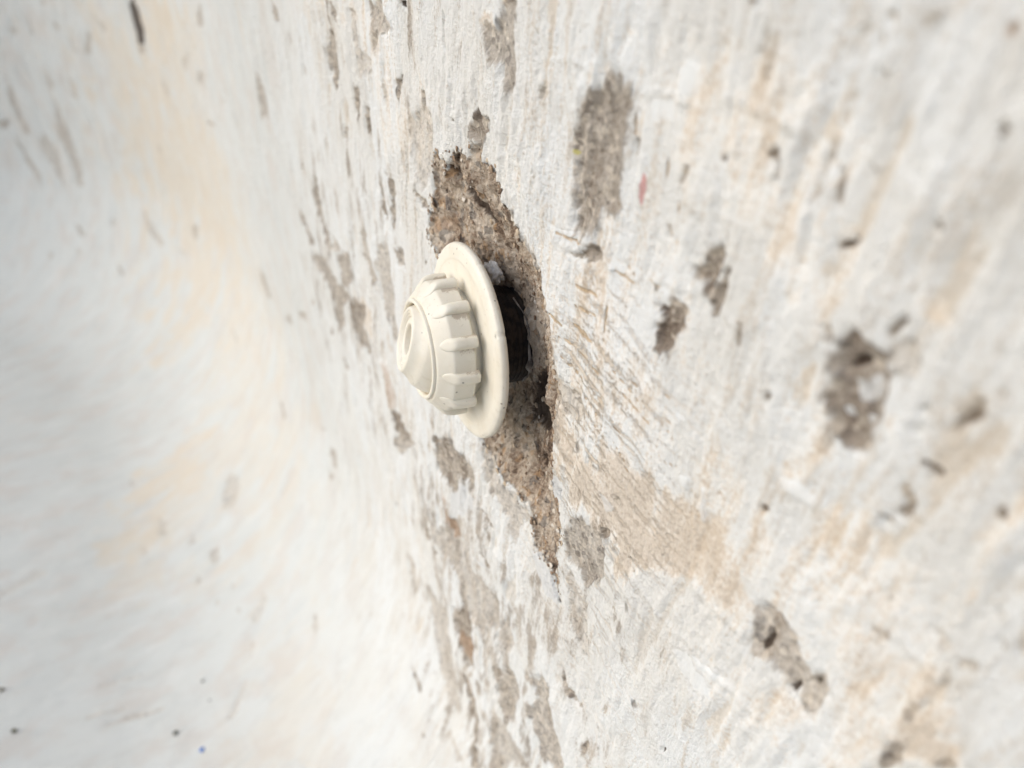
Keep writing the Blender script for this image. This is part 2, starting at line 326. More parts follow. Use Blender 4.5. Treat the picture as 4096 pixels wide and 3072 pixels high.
('v',0.45,[-1769,-1070,-2013,-1177,-2119,-881,-1936,-717]),
('v',0.3,[-1724,-43,-1962,-194,-2178,-48,-2105,296]),
('v',0.35,[-1134,-862,-1430,-936,-1441,-699,-1233,-577]),
('v',0.25,[18257,543,3605,-1021,7235,2259,17074,4840,20189,4942]),
('b',0.45,[-1081,-1313,-1536,-1414,-1907,-1285,-1710,-1067,-1246,-1125]),
('s',1,[-1208,-1460,-1244,-1495,-1287,-1486,-1319,-1450,-1275,-1407,-1206,-1407]),
('s',1,[-1101,-1360,-1198,-1383,-1215,-1328,-1117,-1308]),
('s',1,[-988,-416,-1033,-378,-1072,-303,-1056,-203,-1009,-171,-1006,-294]),
('s',1,[-1387,-487,-1462,-490,-1410,-449]),
('s',1,[-1449,-258,-1498,-285,-1503,-229,-1464,-224]),
('s',1,[-1827,-555,-1894,-587,-1962,-566,-1946,-536,-1872,-532,-1837,-519]),
('s',1,[-735,-612,-777,-557,-802,-525,-761,-498]),
('s',1,[-1040,157,-1104,151,-1138,170,-1092,226]),
('s',1,[-1592,478,-1649,435,-1747,470,-1809,510,-1696,568,-1614,538]),
('s',1,[-1664,417,-1839,355,-1834,400,-1707,447]),
('s',1,[-1555,-299,-1576,-304,-1600,-168,-1570,-167]),
('s',1,[-529,-809,-628,-799,-585,-778]),
('s',1,[-579,-802,-644,-810,-787,-848,-739,-818,-646,-793]),
('red',1,[-1102,-1167,-1116,-1140,-1123,-1110,-1116,-1083,-1109,-1055,-1100,-1056,-1096,-1087,-1100,-1125]),
('yel',1,[-710,-1115,-727,-1117,-749,-1111,-743,-1099,-713,-1101]),
('r',1,[-2013,-751,-2031,-742,-2035,-731,-2022,-735]),
]
SCORES = [
(13.4,[-759,-642,-919,-663]),
(14.1,[-593,-443,-710,-439]),
(25.5,[-784,-481,-907,-466]),
(10.9,[-777,-560,-909,-580]),
(7.8,[-804,-383,-974,-368]),
(6.8,[-809,-337,-959,-332]),
(10.4,[-691,-381,-803,-395]),
(5.3,[-685,-308,-859,-271]),
(5.2,[-865,-217,-997,-184]),
(5.2,[-1025,-437,-1251,-389]),
(6.2,[-1091,-375,-1284,-348]),
(3.9,[-1203,-519,-1367,-509]),
(8.2,[-1156,-371,-1276,-343]),
(4.4,[-1287,-426,-1385,-419]),
(4.4,[-1317,-397,-1395,-370]),
(5.0,[-1065,-138,-1191,-88]),
(5.4,[-1057,-197,-1228,-209]),
(5.3,[-1243,-115,-1316,-117]),
(4.7,[-981,-658,-982,-545]),
(3.2,[-939,-490,-993,-529]),
(4.0,[-982,-755,-1071,-752]),
(5.8,[-767,-306,-881,-270]),
(4.6,[-927,-150,-1006,-117]),
(4.5,[-1562,-397,-1633,-393]),
(5.5,[-1608,-323,-1680,-310]),
(4.4,[-1103,-79,-1194,-69]),
(3.6,[-1098,-456,-1206,-448]),
(4.5,[-1281,-314,-1398,-316]),
(6.0,[-1338,-237,-1438,-275]),
(4.5,[-1225,-851,-1249,-847]),
(4.1,[-1042,-1412,-1125,-1415]),
(4.0,[-1125,-1378,-1206,-1377]),
(11.7,[-635,-789,-819,-816]),
(4.8,[-1044,-850,-1115,-828]),
(3.4,[-1209,-1262,-1202,-1115]),
(3.4,[-1157,-1281,-1155,-1178]),
(3.5,[-1033,-1333,-1035,-1248]),
(3.8,[-1273,-1173,-1288,-1001]),
(3.6,[-1121,-987,-1176,-980]),
(10.7,[-1008,-802,-1120,-798]),
]
RIDGES = [
(6.2,[-1061,-1364,-1174,-1384,-1289,-1396]),
(7.2,[-521,-1356,-725,-1386,-857,-1379]),
(8.3,[-1388,-1426,-1515,-1434,-1607,-1421,-1739,-1426]),
(11.3,[-1122,-36,-1265,102,-1624,132,-1828,112]),
(9.5,[-1560,459,-1828,386,-1999,354]),
(14.1,[-816,1436,-972,1629,-1230,1581]),
(6.4,[-1189,958,-1221,1513]),
(5.0,[-485,-1449,-509,-1093,-538,-479]),
(5.4,[-425,-897,-449,-602]),
(8.5,[-1052,454,-1100,1084,-1229,1921]),
(6.7,[-1000,-480,-1023,-209]),
(9.3,[-1501,-427,-1581,106,-1723,585]),
(6.8,[-1081,-1435,-1091,-1115,-1058,-861]),
(8.7,[-1456,-1652,-1447,-1455,-1474,-1216]),
(9.3,[-1638,-1315,-1651,-933,-1656,-640]),
(9.9,[-1746,-1624,-1714,-1340,-1710,-1067]),
(11.8,[-1926,-650,-1864,-535,-1986,-558]),
(11.0,[-1343,-1146,-1298,-749,-1253,-461]),
(8.6,[-2173,-511,-2293,-394,-2412,-373]),
(10.8,[-2351,-623,-2355,-294,-2350,1]),
(9.1,[-623,-751,-987,-798,-1281,-836]),
(7.8,[-1184,-853,-1453,-919,-1557,-885]),
(9.3,[-1944,-1482,-1925,-1231,-1918,-1073]),
(11.2,[-880,619,-825,1238,-966,1557]),
(10.3,[-1276,369,-1469,430,-1729,383]),
]


# ---------------------------------------------------------------- helpers
def lin(r, g, b):
    f = lambda c: (c/255/12.92) if c/255 <= .04045 else ((c/255+.055)/1.055)**2.4
    return (f(r), f(g), f(b), 1)

class NT:
    """small expression builder for shader nodes"""
    def __init__(self, name):
        self.m = bpy.data.materials.new(name); self.m.use_nodes = True
        self.t = self.m.node_tree; self.b = self.t.nodes['Principled BSDF']
    def put(self, sock, v):
        if isinstance(v, bpy.types.NodeSocket): self.t.links.new(v, sock)
        elif v is not None: sock.default_value = v
    def attr(self, n):
        a = self.t.nodes.new('ShaderNodeAttribute'); a.attribute_name = n; return a
    def f(self, n): return self.attr(n).outputs['Fac']
    def math(self, op, a, b=None, c=None, clamp=False):
        n = self.t.nodes.new('ShaderNodeMath'); n.operation = op; n.use_clamp = clamp
        for i, v in enumerate((a, b, c)):
            if v is not None: self.put(n.inputs[i], v)
        return n.outputs[0]
    def add(self, a, b): return self.math('ADD', a, b)
    def mul(self, a, b): return self.math('MULTIPLY', a, b)
    def ramp(self, x, lo, hi, a=0., b=1.):
        n = self.t.nodes.new('ShaderNodeMapRange'); n.interpolation_type = 'SMOOTHSTEP'
        for i, v in enumerate((x, lo, hi, a, b)): self.put(n.inputs[i], v)
        return n.outputs[0]
    def mix(self, fac, a, b, mode='MIX'):
        n = self.t.nodes.new('ShaderNodeMix'); n.data_type = 'RGBA'; n.blend_type = mode
        self.put(n.inputs[0], fac); self.put(n.inputs[6], a); self.put(n.inputs[7], b)
        return n.outputs[2]
    def vec(self, v, scale, off=(0, 0, 0), rot=0):
        n = self.t.nodes.new('ShaderNodeMapping'); self.put(n.inputs[0], v)
        n.inputs['Scale'].default_value = scale; n.inputs['Location'].default_value = off
        n.inputs['Rotation'].default_value = (0, 0, rot)
        return n.outputs[0]
    def add_v(self, v, f, s):
        n = self.t.nodes.new('ShaderNodeVectorMath'); n.operation = 'ADD'; self.put(n.inputs[0], v)
        self.put(n.inputs[1], self.math('MULTIPLY', f, s)); return n.outputs[0]
    def rotated(self, v, rot):
        return self.vec(v, (1, 1, 1), rot=rot)
    def noise(self, v, scale=1., detail=3., rough=.55, dist=0.):
        n = self.t.nodes.new('ShaderNodeTexNoise'); self.put(n.inputs['Vector'], v)
        n.inputs['Scale'].default_value = scale; n.inputs['Detail'].default_value = detail
        n.inputs['Roughness'].default_value = rough; n.inputs['Distortion'].default_value = dist
        return n.outputs[0]
    def voro(self, v, scale=1., feature='F1', rnd=1.):
        n = self.t.nodes.new('ShaderNodeTexVoronoi'); n.feature = feature; self.put(n.inputs['Vector'], v)
        n.inputs['Scale'].default_value = scale; n.inputs['Randomness'].default_value = rnd
        return n
    def crgb(self, x, stops):
        n = self.t.nodes.new('ShaderNodeValToRGB'); e = n.color_ramp.elements
        while len(e) < len(stops): e.new(.5)
        for i, (p, c) in enumerate(stops): e[i].position = p; e[i].color = c
        self.put(n.inputs[0], x); return n.outputs[0]
    def sep(self, c):
        n = self.t.nodes.new('ShaderNodeSeparateColor'); self.put(n.inputs[0], c); return n.outputs
    def bump(self, h, dist, strength=1., normal=None):
        n = self.t.nodes.new('ShaderNodeBump'); self.put(n.inputs['Height'], h)
        n.inputs['Distance'].default_value = dist; n.inputs['Strength'].default_value = strength
        if normal is not None: self.put(n.inputs['Normal'], normal)
        return n.outputs[0]

def link(name, me, mat=None, parent=None, smooth=True):
    o = bpy.data.objects.new(name, me); scene.collection.objects.link(o)
    if mat is not None and not me.materials: me.materials.append(mat)
    if smooth:
        for pl in me.polygons: pl.use_smooth = True
    if parent is not None: o.parent = parent
    return o
def tag(o, **k):
    for a, b in k.items(): o[a] = b
    return o

# ---------------------------------------------------------------- plaster material
ML = lin
def plaster():
    k = NT('scraped_plaster')
    P = k.attr('wall_pos').outputs['Vector']            # metres: s along, q down
    msd, tone, bei, rus, dsd, wsd, ssd, sco, red, yel, cav, comb, far = [k.f(n) for n in
        ('f_mortar', 'tone', 'f_beige', 'f_rust', 'f_dark', 'f_white', 'f_smooth', 'f_score', 'f_red', 'f_yellow', 'f_recess', 'comb', 'far')]
    # noises
    n_edge = k.noise(k.vec(P, (1, .5, 1)), 300, 6, .7)
    n_edge2 = k.noise(k.vec(P, (1, .4, 1)), 90, 4, .65)
    n_fine = k.noise(P, 1700, 3, .7)
    n_grain = k.noise(k.vec(P, (1, .75, 1)), 700, 5, .75)
    edge = k.add(k.mul(k.add(n_edge, -.5), 3.0), k.mul(k.add(n_edge2, -.5), 2.2))
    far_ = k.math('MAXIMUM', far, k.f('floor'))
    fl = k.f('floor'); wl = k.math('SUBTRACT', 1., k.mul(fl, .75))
    # streaks left by scraping: long down the wall, narrow across it
    wob = k.t.nodes.new('ShaderNodeVectorMath'); wob.operation = 'MULTIPLY_ADD'
    wn = k.t.nodes.new('ShaderNodeTexNoise'); wn.inputs['Scale'].default_value = 14; k.put(wn.inputs['Vector'], P)
    k.put(wob.inputs[0], wn.outputs['Color']); wob.inputs[1].default_value = (.012, .03, 0); k.put(wob.inputs[2], P)
    Pw = wob.outputs[0]; Pr = k.rotated(Pw, R(7))
    st1 = k.noise(k.vec(Pr, (1, .13, 1)), 480, 5, .7)
    st2 = k.noise(k.vec(Pr, (1, .20, 1)), 120, 6, .68)
    st3 = k.noise(k.vec(Pw, (1, .35, 1)), 16, 4, .6)
    st4 = k.noise(k.vec(Pr, (1, .28, 1), (3, 1, 0)), 55, 6, .68)
    big = k.noise(k.vec(Pw, (1, .5, 1), (7, 2, 0)), 7, 4, .55)
    # base white coat: cool white crust over a warm sandy coat
    base = k.mix(k.ramp(st3, .38, .62), ML(236, 237, 235), ML(232, 230, 224))
    crust = k.add(k.mul(st2, .55), k.add(k.mul(n_grain, .30), k.mul(st1, .28)))       # about .56 in the mean
    crust = k.add(crust, k.mul(k.add(big, -.5), .35))
    sandy = k.mix(k.ramp(n_grain, .40, .62), ML(228, 218, 203), ML(204, 190, 171))
    base = k.mix(k.mul(k.ramp(crust, .585, .67), k.mul(wl, .62)), base, sandy)
    base = k.mix(k.mul(k.ramp(st4, .53, .66), k.mul(wl, .45)), base, ML(210, 206, 198))
    base = k.mix(k.mul(k.ramp(st1, .52, .68), k.mul(wl, .30)), base, ML(204, 203, 200))
    base = k.mix(k.mul(k.ramp(n_grain, .54, .68), k.mul(wl, .40)), base, ML(196, 184, 168))
    base = k.mix(k.mul(far, .8), base, ML(208, 210, 207))  # far wall painted darker to offset the extra light it catches
    base = k.mix(k.mul(fl, .6), base, ML(213, 214, 208))  # greyer dusty floor and cove, also painted darker to offset their stronger light
    mot = k.noise(k.vec(Pw, (1, .6, 1), (2, 8, 0)), 22, 5, .62)
    mot2 = k.noise(k.vec(Pw, (1, .35, 1), (6, 1, 0)), 48, 5, .65)
    mot3 = k.noise(k.vec(P, (1, .06, 1), (1, 5, 0)), 120, 4, .6)
    base = k.mix(k.mul(k.ramp(mot, .46, .64), k.mul(far_, .55)), base, ML(210, 202, 193))
    base = k.mix(k.mul(k.ramp(mot2, .52, .66), k.mul(far_, .3)), base, ML(196, 198, 194))
    base = k.mix(k.mul(k.ramp(mot2, .46, .34), k.mul(far_, .4)), base, ML(226, 226, 222))
    base = k.mix(k.mul(k.ramp(mot3, .52, .66), k.mul(far_, .12)), base, ML(198, 196, 190))
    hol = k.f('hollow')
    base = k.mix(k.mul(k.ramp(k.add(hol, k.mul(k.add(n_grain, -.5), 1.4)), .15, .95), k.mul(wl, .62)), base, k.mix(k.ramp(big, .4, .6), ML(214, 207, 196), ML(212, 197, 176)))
    # grey and brown rub marks, ragged and faint
    rub = k.add(k.mul(st4, .6), k.mul(k.noise(k.vec(Pr, (1, .22, 1), (9, 4, 0)), 200, 5, .7), .4))
    base = k.mix(k.mul(k.ramp(rub, .59, .66), k.mul(wl, .45)), base, ML(180, 168, 152))
    # sandy beige showing through where scraped
    bz = k.add(k.add(bei, k.mul(k.add(st2, -.5), 2.4)), k.add(k.mul(k.add(n_grain, -.5), 1.4), k.mul(k.add(st4, -.5), 1.0)))
    bz = k.mul(k.ramp(bz, .15, .9), k.ramp(bei, .02, .3))
    bz = k.mul(bz, k.math('SUBTRACT', 1., far_))
    sand = k.mix(k.ramp(n_grain, .35, .65), ML(224, 208, 187), ML(204, 184, 160))
    base = k.mix(k.mul(bz, .72), base, sand)
    base = k.mix(k.mul(k.mul(bei, far_), k.ramp(st4, .3, .7, .6, 1.)), base, ML(219, 205, 184))
    # comb strokes of the scraper right of the fitting
    Pd = k.vec(k.rotated(k.add_v(P, k.add(st3, -.5), .010), R(13)), (.12, 1, 1))
    cmb = k.noise(Pd, 290, 5, .65)
    cm = k.mul(k.ramp(k.add(cmb, k.mul(k.add(n_grain, -.5), .45)), .53, .62), comb)
    base = k.mix(k.mul(cm, k.ramp(big, .35, .6, .35, .8)), base, ML(214, 196, 172))
    # sparse pits
    v = k.voro(k.vec(P, (1, .6, 1)), 70)
    pit = k.mul(k.ramp(k.add(v.outputs['Distance'], k.mul(n_edge, .18)), .24, .13), k.ramp(k.sep(v.outputs['Color'])[0], .90, .93))
    v2 = k.voro(k.vec(P, (1, .45, 1), (5, 3, 0)), 24)
    pit2 = k.mul(k.ramp(k.add(v2.outputs['Distance'], k.mul(n_edge2, .3)), .30, .2), k.ramp(k.sep(v2.outputs['Color'])[1], .90, .93))
    pits = k.mul(k.math('MAXIMUM', pit, k.mul(pit2, .6)), k.math('SUBTRACT', 1., k.mul(far_, .9)))
    base = k.mix(k.mul(pits, .62), base, ML(122, 108, 94))
    # score lines
    sc = k.mul(k.ramp(k.add(sco, k.mul(edge, .22)), .25, .6), .85)
    base = k.mix(sc, base, ML(206, 180, 146))
    # smooth trowelled flats
    sm = k.ramp(k.add(ssd, k.mul(edge, .35)), -.4, .5)
    base = k.mix(k.mul(sm, .45), base, ML(212, 215, 216))
    # mortar
    brk = k.add(k.mul(k.add(st2, -.46), 2.8), k.mul(k.add(st4, -.46), 1.8))
    mm = k.add(k.add(msd, k.mul(edge, .55)), k.mul(brk, k.ramp(tone, .3, .8, 1.1, .75)))
    mm = k.mul(k.mul(k.ramp(mm, -.25, .55), k.ramp(tone, 0., .5, .5, .95)), k.math('SUBTRACT', 1., k.mul(far, .3)))
    tn = k.add(k.mul(tone, .95), k.add(k.mul(k.add(n_edge2, -.5), 1.5), k.mul(k.add(n_grain, -.5), 1.1)))
    mort = k.crgb(tn, [(0., ML(214, 205, 192)), (.3, ML(192, 182, 169)), (.55, ML(164, 152, 138)), (.8, ML(126, 111, 97)), (1., ML(72, 60, 50))])
    ag = k.voro(P, 420); agc = k.sep(ag.outputs['Color'])
    mort = k.mix(k.mul(k.ramp(agc[0], .80, .84), .5), mort, ML(226, 214, 196))
    mort = k.mix(k.mul(k.ramp(agc[1], .86, .9), .55), mort, ML(96, 84, 76))
    veil = k.f('f_veil')
    vv = k.add(k.add(veil, k.mul(k.add(st2, -.5), 3.0)), k.add(k.mul(k.add(st4, -.5), 2.0), k.mul(k.add(n_grain, -.5), .8)))
    vv = k.mul(k.mul(k.ramp(vv, .55, 1.1), k.ramp(veil, .02, .35)), .72)
    mort_v = k.mix(k.ramp(k.add(rub, k.mul(n_grain, .4)), .60, .82), ML(198, 184, 166), ML(142, 128, 114))
    base = k.mix(vv, base, mort_v)
    col = k.mix(mm, base, mort)
    # recess round the pipe: coarse brown concrete
    rn = k.add(k.mul(k.noise(k.vec(P, (1, .6, 1)), 60, 6, .7), .7), k.mul(k.noise(k.vec(P, (1, .5, 1), (4, 4, 0)), 26, 3, .5), .3))
    rt = k.add(k.add(k.mul(rn, 2.1), k.mul(n_grain, 1.0)), -1.08)
    rec = k.crgb(rt, [(.26, ML(218, 206, 190)), (.46, ML(188, 171, 152)), (.63, ML(142, 122, 104)), (.82, ML(76, 61, 51))])
    ag2 = k.voro(k.add_v(k.vec(P, (1, .7, 1)), n_edge, .004), 330); a2 = k.sep(ag2.outputs['Color'])
    rec = k.mix(k.mul(k.ramp(a2[0], .90, .93), .5), rec, ML(186, 148, 106))
    rec = k.mix(k.mul(k.ramp(a2[1], .90, .93), .5), rec, ML(92, 94, 96))
    rec = k.mix(k.mul(k.ramp(a2[2], .90, .93), .5), rec, ML(216, 204, 188))
    rec = k.mix(k.mul(k.ramp(k.noise(P, 240, 4, .7), .58, .66), .75), rec, ML(58, 44, 36))
    cm2 = k.ramp(k.add(cav, k.mul(edge, .35)), -.1, .25)
    col = k.mix(cm2, col, rec)
    col = k.mix(k.mul(k.ramp(k.add(rus, k.mul(edge, .3)), -.1, .9), .5), col, ML(184, 146, 112))
    col = k.mix(k.mul(k.ramp(k.add(dsd, k.mul(edge, .4)), -.15, .35), .9), col, ML(66, 52, 42))
    col = k.mix(k.mul(k.ramp(k.add(wsd, k.mul(edge, .4)), -.1, .3), .9), col, ML(224, 224, 222))
    col = k.mix(k.mul(k.ramp(red, -.1, .3), .65), col, ML(206, 122, 116))
    col = k.mix(k.mul(k.ramp(yel, -.1, .3), .5), col, ML(214, 206, 70))
    k.put(k.b.inputs['Base Color'], col)
    rgh = k.mix(k.mul(sm, 1.), (.85, .85, .85, 1), (.5, .5, .5, 1))
    k.put(k.b.inputs['Roughness'], rgh)
    k.b.inputs['Specular IOR Level'].default_value = .25
    # relief
    inv = k.math('SUBTRACT', 1., sm)
    h = k.add(k.mul(n_grain, .9), k.add(k.mul(n_fine, .22), k.add(k.mul(st1, .7), k.mul(k.mul(st2, wl), 1.2))))
    h = k.add(h, k.mul(cm, -.55)); h = k.add(h, k.mul(sc, -.8)); h = k.add(h, k.mul(pits, -1.6)); h = k.add(h, k.mul(bz, -.35))
    h = k.add(h, k.mul(k.math('MAXIMUM', mm, cm2), k.add(k.mul(n_edge, 1.8), k.mul(ag.outputs['Distance'], .9))))
    h = k.add(h, k.mul(mm, -.9)); h = k.add(h, k.mul(k.noise(P, 330, 4, .7), k.mul(inv, 1.4)))
    h = k.mul(k.add(h, -2.6), k.add(k.mul(inv, .5), .5))
    k.put(k.b.inputs['Normal'], k.bump(h, .0012, .95))
    return k.m

# ---------------------------------------------------------------- pool shell: wall, cove and floor in one sheet
ZF, RC, X1, RP, ZTOP = -.68, .33, .95, 1.3, .62
def graded(segs):
    """segs: (start, end, step at start, step at end)"""
    out = []
    for a, b, s0, s1 in segs:
        n = max(2, int(round(2*(b-a)/(s0+s1)))); t = np.linspace(0, 1, n+1)[:-1]
        ss = s0+(s1-s0)*t; x = np.concatenate([[0], np.cumsum(ss)]); x = x/x[-1]*(b-a)+a
        out.append(x[:-1])
    out.append([segs[-1][1]])
    return np.concatenate(out)
S = graded([(-1.0, -.28, .02, .0015), (-.28, .10, .0009, .0009), (.10, .9, .0012, .006), (.9, 3.2, .006, .010)])
Q = graded([(-ZTOP, -.20, .02, .002), (-.20, .30, .0010, .0010), (.30, 1.0, .0015, .006), (1.0, 1.9, .006, .03)])
SS, QQ = np.meshgrid(S, Q, indexing='ij')
def vnoise(x, y, seed=0):
    xi = np.floor(x).astype(np.int64); yi = np.floor(y).astype(np.int64); fx = x-xi; fy = y-yi
    fx = fx*fx*fx*(fx*(fx*6-15)+10); fy = fy*fy*fy*(fy*(fy*6-15)+10)
    def hsh(a, b):
        h = (a*374761393+b*668265263+seed*1442695041) & 0xffffffff
        h = ((h ^ (h >> 13))*1274126177) & 0xffffffff
        return ((h ^ (h >> 16)) & 0xffff)/65535.*2-1
    a = hsh(xi, yi); b = hsh(xi+1, yi); c = hsh(xi, yi+1); d = hsh(xi+1, yi+1)
    return (a*(1-fx)+b*fx)*(1-fy)+(c*(1-fx)+d*fx)*fy
def fbm(x, y, o, seed=0, g=.5):
    r = 0; a = 1; t = 0
    for i in range(o): r = r+a*vnoise(x*2**i+i*17.3, y*2**i+i*9.1, seed+i); t += a; a *= g
    return r/t
def sm(x, a, b):
    t = np.clip((x-a)/(b-a), 0, 1); return t*t*(3-2*t)

def poly_sd(X, Y, pts):
    px, py = pts[:, 0], pts[:, 1]; n = len(pts)
    d = np.full(X.shape, 1e9); inside = np.zeros(X.shape, bool)
    for i in range(n):
        ax, ay = px[i], py[i]; bx, by = px[(i+1) % n], py[(i+1) % n]
        ex, ey = bx-ax, by-ay; L = ex*ex+ey*ey+1e-12
        t = np.clip(((X-ax)*ex+(Y-ay)*ey)/L, 0, 1)
        d = np.minimum(d, (X-ax-t*ex)**2+(Y-ay-t*ey)**2)
        c = ((ay > Y) != (by > Y)); xx = ax+(Y-ay)*ex/(ey if abs(ey) > 1e-9 else 1e-9)
        inside ^= c & (X < xx)
    return np.where(inside, 1, -1)*np.sqrt(d)
def area(p):
    x, y = p[:, 0], p[:, 1]; return abs(np.dot(x, np.roll(y, -1))-np.dot(y, np.roll(x, -1)))/2
shape = SS.shape
W1, W2 = fbm(SS/.006, QQ/.012, 4, 21, .65), fbm(SS/.006, QQ/.010, 4, 31, .65)
V1, V2 = fbm(SS/.03, QQ/.05, 4, 41, .6), fbm(SS/.03, QQ/.05, 4, 51, .6)
F = {n: np.full(shape, -1., np.float32) for n in ('f_mortar', 'f_rust', 'f_dark', 'f_white', 'f_smooth', 'f_red', 'f_yellow')}
F['f_beige'] = np.zeros(shape, np.float32); F['f_veil'] = np.zeros(shape, np.float32); F['f_score'] = np.zeros(shape, np.float32)
tw = np.full(shape, 1e-6); tt = np.full(shape, .5e-6); CAVSD = np.full(shape, -1.)
KN = {'m': 'f_mortar', 'r': 'f_rust', 'd': 'f_dark', 'w': 'f_white', 's': 'f_smooth', 'red': 'f_red', 'yel': 'f_yellow'}
for kind, a, flat in OUTLINES:
    pts = np.array(flat, float).reshape(-1, 2)/1e4
    A = math.sqrt(area(pts))
    L = min(max(.15*A, .0005), .006)
    if kind in ('b', 'v'): L = max(.35*A, .004)
    if kind == 'cav': L = .05
    mg = 1.3*L
    i0, i1 = np.searchsorted(S, [pts[:, 0].min()-mg, pts[:, 0].max()+mg]); j0, j1 = np.searchsorted(Q, [pts[:, 1].min()-mg, pts[:, 1].max()+mg])
    if i1 <= i0 or j1 <= j0: continue
    sl_ = (slice(i0, i1), slice(j0, j1)); X, Y = SS[sl_], QQ[sl_]
    wa = .0046 if kind == 'cav' else min(1.3*L, .0022); wb = 0 if kind == 'cav' else max(0, L-.0017)*1.6
    if kind in ('red', 'yel', 's'): wa *= .4
    sdv = poly_sd(X+wa*W1[sl_]+wb*V1[sl_], Y+1.6*(wa*W2[sl_]+wb*V2[sl_]), pts)
    if kind == 'cav': CAVSD[sl_] = np.maximum(CAVSD[sl_], sdv); continue
    f = np.clip(sdv/L, -1, 1)
    if kind == 'b':
        F['f_beige'][sl_] = np.maximum(F['f_beige'][sl_], a*sm(f, -.7, .6)); continue
    if kind == 'v':
        F['f_veil'][sl_] = np.maximum(F['f_veil'][sl_], a*sm(f, -.7, .6)); continue
    nm = KN[kind]
    if kind in ('r', 'd', 'w'): f = np.where(f > 0, f*a, f)
    F[nm][sl_] = np.maximum(F[nm][sl_], f)
    if kind == 'm':
        wgt = np.exp(np.clip(f, -1, 1)*3); tw[sl_] += wgt; tt[sl_] += wgt*a
for wd, flat in SCORES:
    pts = np.array(flat, float).reshape(-1, 2)/1e4; wd = wd/1e4
    mg = wd*1.5
    i0, i1 = np.searchsorted(S, [pts[:, 0].min()-mg, pts[:, 0].max()+mg]); j0, j1 = np.searchsorted(Q, [pts[:, 1].min()-mg, pts[:, 1].max()+mg])
    sl_ = (slice(i0, i1), slice(j0, j1)); X, Y = SS[sl_], QQ[sl_]
    (ax, ay), (bx, by) = pts[0], pts[-1]; ex, ey = bx-ax, by-ay
    t = np.clip(((X-ax)*ex+(Y-ay)*ey)/(ex*ex+ey*ey), 0, 1); d = np.hypot(X-ax-t*ex, Y-ay-t*ey)
    ww = wd*.55*(1-.7*(2*t-1)**2)
    F['f_score'][sl_] = np.maximum(F['f_score'][sl_], np.clip(1-d/np.maximum(ww, 1e-5)*.6, 0, 1))
F['tone'] = (tt/tw).astype(np.float32)
F['f_recess'] = np.clip(CAVSD/.004, -1, 1).astype(np.float32)
def blob(cx, cy, rx, ry): return np.exp(-(((SS-cx)/rx)**2+((QQ-cy)/ry)**2)**1.5)
F['comb'] = np.clip(1.1*blob(-.105, .005, .05, .085)+.6*blob(-.09, .12, .05, .06), 0, 1).astype(np.float32)
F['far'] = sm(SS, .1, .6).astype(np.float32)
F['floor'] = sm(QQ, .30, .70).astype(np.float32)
# height of the surface above the ideal sheet, metres
mort = sm(F['f_mortar']+.8*fbm(SS/.004, QQ/.012, 4, 5, .65), -.3, .6); rec = sm(CAVSD+.0014*fbm(SS/.006, QQ/.009, 3, 9), -.0006, .0012)
ca, sa = math.cos(R(8)), math.sin(R(8))
SR = SS*ca-QQ*sa+.0035*fbm(SS/.03, QQ/.05, 3, 61); QR = QQ
def ridged(a, b, o, seed): return 1-2.6*np.abs(fbm(a, b, o, seed, .6))
gate = np.clip(.65+1.1*fbm(SS/.03, QQ/.045, 3, 71), .1, 1.3)*(1-.7*F['floor'])*(1-.4*F['comb'])
FINE = .00055*ridged(SR/.017, QR/.08, 3, 66)+.00042*ridged(SR/.0075, QR/.055, 4, 62)+.00040*fbm(SR/.0034, QR/.028, 3, 63)+.00046*fbm(SS/.0040, QQ/.0055, 4, 64, .6)
FINE = FINE*gate*1.75
H = .0026*fbm(SS/.09, QQ/.16, 3, 1)+.0013*fbm(SS/.022, QQ/.05, 4, 2, .6)*(1-.35*F['floor'])+FINE
for wd, flat in RIDGES:
    pts = np.array(flat, float).reshape(-1, 2)/1e4; wd = wd/1e4
    for (ax, ay), (bx, by) in zip(pts[:-1], pts[1:]):
        mg = wd*3+.004
        i0, i1 = np.searchsorted(S, [min(ax, bx)-mg, max(ax, bx)+mg]); j0, j1 = np.searchsorted(Q, [min(ay, by)-mg, max(ay, by)+mg])
        sl_ = (slice(i0, i1), slice(j0, j1)); X = SS[sl_]+.0016*W1[sl_]; Y = QQ[sl_]+.0016*W2[sl_]
        ex, ey = bx-ax, by-ay; tt_ = ((X-ax)*ex+(Y-ay)*ey)/(ex*ex+ey*ey); tc = np.clip(tt_, 0, 1)
        d = np.hypot(X-ax-tc*ex, Y-ay-tc*ey); side = np.sign((X-ax)*ey-(Y-ay)*ex)
        amp = .0008*np.exp(-(d/(wd+.0004))**2)-.0006*np.exp(-(d/(wd*2.5+.001)))*(side > 0)*((tt_ > 0) & (tt_ < 1))
        H[sl_] += amp*(.5+.5*sm(W1[sl_], -.5, .3))
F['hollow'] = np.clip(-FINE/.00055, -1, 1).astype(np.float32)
H = H*(1-.6*sm(F['f_smooth'], -.2, .4))+.00012*sm(F['f_smooth'], -.4, .6)
H = H-mort*(.0011+.0024*F['tone'])+mort*.0009*fbm(SS/.003, QQ/.004, 3, 4)
H = H-.0004*F['f_score']-.0025*sm(F['f_dark'], -.2, .5)
DR = np.hypot(SS, QQ); CAVSD_D = np.where(CAVSD > 0, .0045*np.exp(-(DR/.045)**4), 0)
ledge = sm(CAVSD, -.001, .0025)*.28+sm(CAVSD, .001, .026)*.72
prof = .0090*ledge*(1+.28*fbm(SS/.03, QQ/.04, 2, 6))+CAVSD_D*ledge
H = H-np.where(CAVSD > -.003, prof, 0)+rec*(.0030*fbm(SS/.011, QQ/.016, 5, 7, .6)+.0009*fbm(SS/.0025, QQ/.0028, 2, 8))
